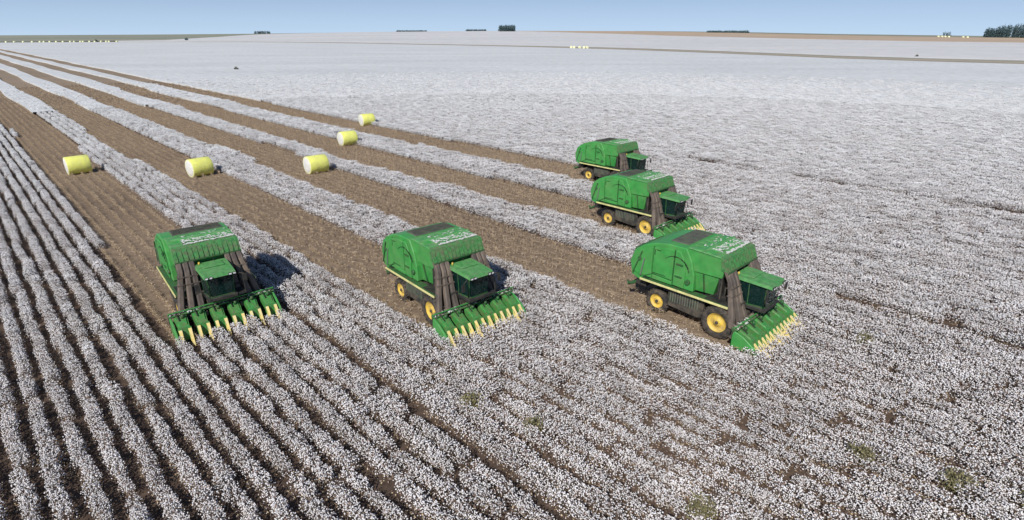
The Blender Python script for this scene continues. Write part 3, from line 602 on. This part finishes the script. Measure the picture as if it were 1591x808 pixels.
    q.build('ladder', root)
    # --- wheels
    for s in (-1, 1):
        wheel(root, 0.05, s * 1.95, .95, .50, s); wheel(root, 0.05, s * 1.22, .95, .46, s); wheel(root, -4.0, s * 1.62, .74, .48, s)
    # --- six row picking header
    hb = MB(); hb.box(1.22, 1.42, -2.84, 2.84, 1.18, 1.40, M['green_dark'], .03); hb.box(1.15, 1.30, -2.85, 2.85, .72, .86, M['chassis'], .02)
    hb.box(1.36, 1.56, -2.83, 2.83, 1.30, 1.36, M['green_band'])
    hb.bar((1.5, -2.83, 1.50), (1.5, 2.83, 1.50), .05, .05, M['green'])
    for k in range(7): y = -2.80 + k * .933; hb.bar((1.32, y, 1.38), (1.5, y, 1.52), .05, .05, M['green']); hb.bar((1.25, y, .8), (1.32, y, 1.2), .10, .08, M['chassis'])
    for y in (-.55, .55): hb.bar((.3, y, 1.1), (1.3, y, .82), .14, .2, M['chassis'])
    rt_ = random.Random(9)
    for k in range(260):
        yy = rt_.uniform(-2.8, 2.8); xx = rt_.uniform(1.2, 1.55); s_ = rt_.uniform(.02, .06)
        hb.box(xx - s_, xx + s_, yy - s_, yy + s_, 1.37, 1.37 + s_, M['duct'] if k % 3 else M['lint'], rot=Matrix.Rotation(rt_.uniform(-1, 1), 3, 'X') @ Matrix.Rotation(rt_.uniform(-1, 1), 3, 'Z'))
    header = hb.build('header', root)
    for k in range(6):
        y = (k - 2.5) * .92
        u = MB(); W = .34
        # main cabinet: tall at the back, falling and narrowing to the front
        u.hexa([(1.50, y - W, .22), (2.45, y - W * .85, .16), (2.45, y + W * .85, .16), (1.50, y + W, .22), (1.50, y - W, 1.22), (2.30, y - W * .8, .86), (2.30, y + W * .8, .86), (1.50, y + W, 1.22)], M['green_head'], .05)
        u.hexa([(1.56, y - W * .8, 1.20), (2.22, y - W * .66, .89), (2.22, y + W * .66, .89), (1.56, y + W * .8, 1.20), (1.58, y - W * .72, 1.27), (2.15, y - W * .58, .99), (2.15, y + W * .58, .99), (1.58, y + W * .72, 1.27)], M['green_head'], .02)
        u.box(1.42, 1.52, y - .26, y + .26, .5, 1.28, M['black'])
        u.tube((1.72, y + .1, 1.18), (1.72, y + .1, 1.40), .10, .08, M['green_dark'], 12); u.bar((1.45, y - .15, 1.45), (1.95, y - .12, 1.16), .04, .04, M['black'])
        ru = u.build('row_unit', header)
        # two pointed stalk lifters, the cotton row passes between them
        for s in (-1, 1):
            q = MB(); yo = y + s * .235
            q.hexa([(2.36, yo - .10, .14), (2.72, yo - .08, .10), (2.72, yo + .08, .10), (2.36, yo + .10, .14), (2.28, yo - .10, .84), (2.70, yo - .065, .52), (2.70, yo + .065, .52), (2.28, yo + .10, .84)], M['green_head'], .02)
            q.hexa([(2.70, yo - .09, .12), (3.22, yo - .018, .05), (3.22, yo + .018, .05), (2.70, yo + .09, .12), (2.42, yo - .082, .80), (3.20, yo - .014, .10), (3.20, yo + .014, .10), (2.42, yo + .082, .80)], M['snout'], .006)
            q.build('stalk_lifter', header)
    for s in (-1, 1):
        q = MB(); q.prism([(1.3, .3), (2.5, .18), (2.95, .12), (2.55, .62), (1.9, 1.05), (1.3, 1.25)], *sorted((s * 2.70, s * 2.82)), M['green'], .02); q.build('end_shield', header)
    for y in (-1.2, 1.2): pass
    q = MB()
    for y in (-2.14, -1.60, -1.06, 1.06, 1.60, 2.14): q.box(1.0, 1.5, y - .19, y + .19, .82, 1.12, M['duct'], .03)
    q.box(1.05, 1.2, -2.2, 2.2, .84, .94, M['chassis']); q.build('suction_box', header)
    return root
pk_labels = ['green cotton picker leftmost in the photo, long dark shadow beside its cab',
             'green cotton picker second from the left, at the centre of the photo',
             'green cotton picker with bright yellow header tips, nearest of the three on the right',
             'green cotton picker in the middle of the right hand line of three',
             'smallest green cotton picker, farthest of the right hand line of three']
proto = make_picker()
for i, (mx_, my_) in enumerate(machines):
    o = proto if i == 0 else copy_tree(proto)
    o.location = (mx_ - (.15 if i == 0 else 0), my_, 0); o.rotation_euler.z = float(heading(mp_[i], mv[i])) + R([-4.5, -4, -.5, 0, 0][i])
    tag(o, pk_labels[i], 'cotton picker', 'green six row cotton pickers working across the field')

# ------------------------------------------------------------------ round modules
def make_bale():
    r = 1.08; h = 1.17; root = empty('cotton_module')
    b = MB(); b.lathe([(-h, r - .02), (-h + .04, r), (-.4, r + .012), (.4, r + .012), (h - .04, r), (h, r - .02)], M['wrap'], 40); o = b.build('plastic_wrap', root, (0, 0, r - .04))
    for s in (-1, 1):
        q = MB(); q.lathe([(s * h, r - .03), (s * (h + .012), r - .06), (s * (h + .012), r - .20)], M['wrap_edge'], 40); q.build('wrap_edge', root, (0, 0, r - .04))
        q = MB(); q.lathe([(s * h, r - .17), (s * (h + .04), r - .26), (s * (h + .07), .5), (s * (h + .08), .05)], M['bale_end'], 40)
        for v in q.bm.verts: v.co += Vector((random.gauss(0, .012), random.gauss(0, .012), random.gauss(0, .012)))
        q.build('cotton_end', root, (0, 0, r - .04))
    return root
bales = [(-52.7, 67.6, 'leftmost yellow wrapped round cotton module lying on the picked strip'),
         (-37.3, 66.4, 'yellow wrapped round cotton module second from the left on its picked strip'),
         (-23.9, 68.0, 'yellow wrapped round cotton module third from the left, behind the central cotton picker'),
         (-25.0, 86.2, 'small yellow wrapped round cotton module, second farthest of the near five'),
         (-26.8, 106.0, 'farthest and smallest of the near five yellow wrapped round cotton modules')]
bp = make_bale()
for i, (bx, by, lb) in enumerate(bales):
    o = bp if i == 0 else copy_tree(bp)
    p_ = float(p_of(bx, by)); v_ = float(v_of(bx, by)); o.location = (bx, by, 0); o.rotation_euler.z = float(heading(p_, v_)) + R([2, 8, 0, -2, -4][i]); tag(o, lb, 'cotton bale', 'yellow round cotton modules dropped on the picked strips')
# tiny far modules standing along the field end
def far_bale(name, a, r, label, group, big=1.):
    m_ = MB(); m_.lathe([(-1.22, 1.05), (-1.15, 1.15), (1.15, 1.15), (1.22, 1.05)], M['wrap_edge'], 14); o = m_.build(name)
    o.scale = (big, big, big); o.location = (r * math.sin(a), r * math.cos(a), float(terr(a, r)) + 1.1 * big); o.rotation_euler.z = random.uniform(-.5, .5); tag(o, label, 'cotton bale', group); return o
for u in [.698, .690, .681, .672, .664, .660, .654, .647, .640, .632, .628, .621, .618, .611, .605, .598, .592, .589, .580]:
    a = -u; far_bale('distant_module', a, float(road_r(a)) + random.uniform(2, 14), 'tiny pale cotton module in the line along the far left field edge', 'pale modules along the far left field edge', 1.25)
for k, (a, dr) in enumerate([(.098, 8), (.103, 10), (.112, 6), (.1195, 6), (.124, 12)]): far_bale('distant_module', a, float(road_r(a)) + dr, 'tiny pale cotton module beside the far dirt track right of centre', 'pale modules beside the far track', 1.25)
for k, (a, r) in enumerate([(.614, 2150), (.618, 2150), (.6215, 2140), (.6255, 2140), (.641, 2080), (.6455, 2080)]): far_bale('distant_module', a, r, 'tiny pale cotton module on the horizon left of the large tree grove', 'pale modules on the right horizon', 2.)

# ------------------------------------------------------------------ weeds, groves
m_weed = simple_mat('weed_leaf', [(0, (.12, .115, .05)), (.5, (.22, .20, .10)), (1, (.34, .29, .17))])
def leafy(name, blobs, nleaf, sz, m, loc, stem=None, stem_m=None):
    r = np.random.default_rng(int(abs(loc[0] * 13 + loc[1] * 7)) + 5); V_ = []; F_ = []; MI_ = []
    for (bx, by, bz, rx, ry, rz) in blobs:
        for k in range(nleaf):
            d_ = r.normal(0, 1, 3); d_ /= np.linalg.norm(d_); d_ *= r.random() ** .4 * (1 + .18 * math.sin(5 * d_[0] + 7 * d_[1] + bx)); c_ = np.array([bx + d_[0] * rx, by + d_[1] * ry, max(.02, bz + d_[2] * rz)])
            u = r.normal(0, 1, 3); u /= np.linalg.norm(u); t_ = np.cross(u, r.normal(0, 1, 3)); t_ /= np.linalg.norm(t_); s_ = sz * r.uniform(.6, 1.5)
            b0 = len(V_); V_ += [tuple(c_ - u * s_), tuple(c_ + t_ * s_ * .6), tuple(c_ + u * s_), tuple(c_ - t_ * s_ * .6)]; F_.append((b0, b0 + 1, b0 + 2, b0 + 3))
    me = bpy.data.meshes.new(name); me.from_pydata(V_, [], F_); me.materials.append(m); o = bpy.data.objects.new(name, me); COL.objects.link(o); o.location = loc; return o
wl = ['yellow green weed patch in the cotton, the leftmost and largest of the foreground weeds', 'small olive weed patch just right of the largest foreground weed', 'small yellow green weed patch right of the nearest right hand picker',
      'faint olive weed patch low on the right side of the cotton', 'broad yellow green weed patch near the bottom right corner', 'olive weed patch at the bottom edge right of centre', 'olive weed patch at the extreme bottom right corner']
for (wx, wy, wr), lb in zip(WEED, wl):
    rr3 = random.Random(int(wx * 10)); bl = [(rr3.gauss(0, wr * .35), rr3.gauss(0, wr * .35), .42, wr * .55, wr * .55, .42) for _ in range(5)]
    o = leafy('weed_clump', bl, 190, .045, m_weed, (wx, wy, 0)); tag(o, lb, 'weed', 'green weed patches growing in the cotton')
m_grove = simple_mat('hazed_grove_foliage', [(0, (.055, .095, .105)), (.5, (.08, .125, .13)), (1, (.11, .16, .155))])  # foliage colour lightened and blued to carry distance haze
m_trunk = mat('grove_trunk', (.10, .09, .075), .9)
def grove(name, a, r, width, height, depth, label, n, seedk, leaf=1.3, nl=60, taper=0.):
    """far plantation seen as one dark mass"""
    rr4 = random.Random(seedk); bl = []; tr_ = MB()
    nx = max(3, int(width / 7)); 
    for k in range(nx):
        for j in range(n):
            x = (k + .5) / nx * width - width / 2 + rr4.gauss(0, 1.2); y = (j + .5) / n * depth - depth / 2
            hh = height * rr4.uniform(.86, 1.04) * (1 - taper * max(0, 1 - (k + .6) / (nx * .3)))
            bl.append((x, y, hh * .62, 5.2, 5.0, hh * .40)); bl.append((x + rr4.gauss(0, 2), y, hh * .26, 5.0, 4.6, hh * .28))
            tr_.tube((x, y, -1), (x, y, hh * .6), .5, .25, m_trunk, 5)
    loc = (r * math.sin(a), r * math.cos(a), float(terr(a, r)) - .5)
    o = leafy(name, bl, nl, leaf, m_grove, loc); o.rotation_euler.z = -a
    tag(o, label, 'trees', kind='stuff'); t_ = tr_.build('trunks', o); t_['kind'] = 'stuff'
    return o
grove('tree_grove', -.008, 2460, 66, 26, 40, 'dark square tree grove on the horizon at the middle of the photo', 4, 1, nl=70)
grove('tree_grove', .722, 2350, 282, 42, 60, 'large dark tree grove on the horizon at the right edge of the photo', 3, 2, nl=110, taper=.35)
grove('tree_grove', -.3904, 2800, 62, 12, 30, 'small dark tree clump on the horizon left of centre', 2, 3, nl=40)
grove('tree_grove', .3412, 2440, 150, 9, 25, 'low dark tree line on the horizon right of centre', 2, 4, nl=40)
grove('tree_grove', -.1635, 2700, 130, 7, 25, 'faint low tree line on the horizon left of the square grove', 2, 5, nl=30)
grove('tree_grove', -.0588, 2700, 90, 9, 25, 'faint short tree line next to the square grove', 2, 6, nl=30)
grove('tree_grove', .622, 2700, 22, 17, 14, 'slim dark tree cluster on the horizon behind the pale modules', 1, 7, nl=40)
m_shrub = simple_mat('grey_shrub_leaf', [(0, (.12, .12, .09)), (1, (.24, .23, .18))])
def shrub(a, r, s_, label):
    loc = (r * math.sin(a), r * math.cos(a), float(terr(a, r))); root = empty('shrub', loc)
    o = leafy('crown', [(0, 0, s_ * .8, s_ * .45, s_ * .4, s_ * .45), (s_ * .35, 0, s_ * .5, s_ * .35, s_ * .35, s_ * .35), (-s_ * .35, .2, s_ * .45, s_ * .35, s_ * .35, s_ * .32)], 90, s_ * .12, m_shrub if r < 600 else m_grove, (0, 0, 0)); o.parent = root
    t_ = MB(); t_.tube((0, 0, 0), (0, 0, s_ * .6), s_ * .06, s_ * .03, m_trunk, 6); t_.build('trunk', root); tag(root, label, 'shrub')
shrub(-.4945, 1430, 5., 'dark spreading tree standing at the far left field edge')
shrub(-.6037, 1330, 4., 'small dark bush among the pale modules on the far left field edge')
shrub(-.4356, 300, 1.5, 'lone small dark bush standing in the white cotton upper left')
shrub(.5954, 512, 1.8, 'lone grey bush in the far cotton strip beyond the track on the right')
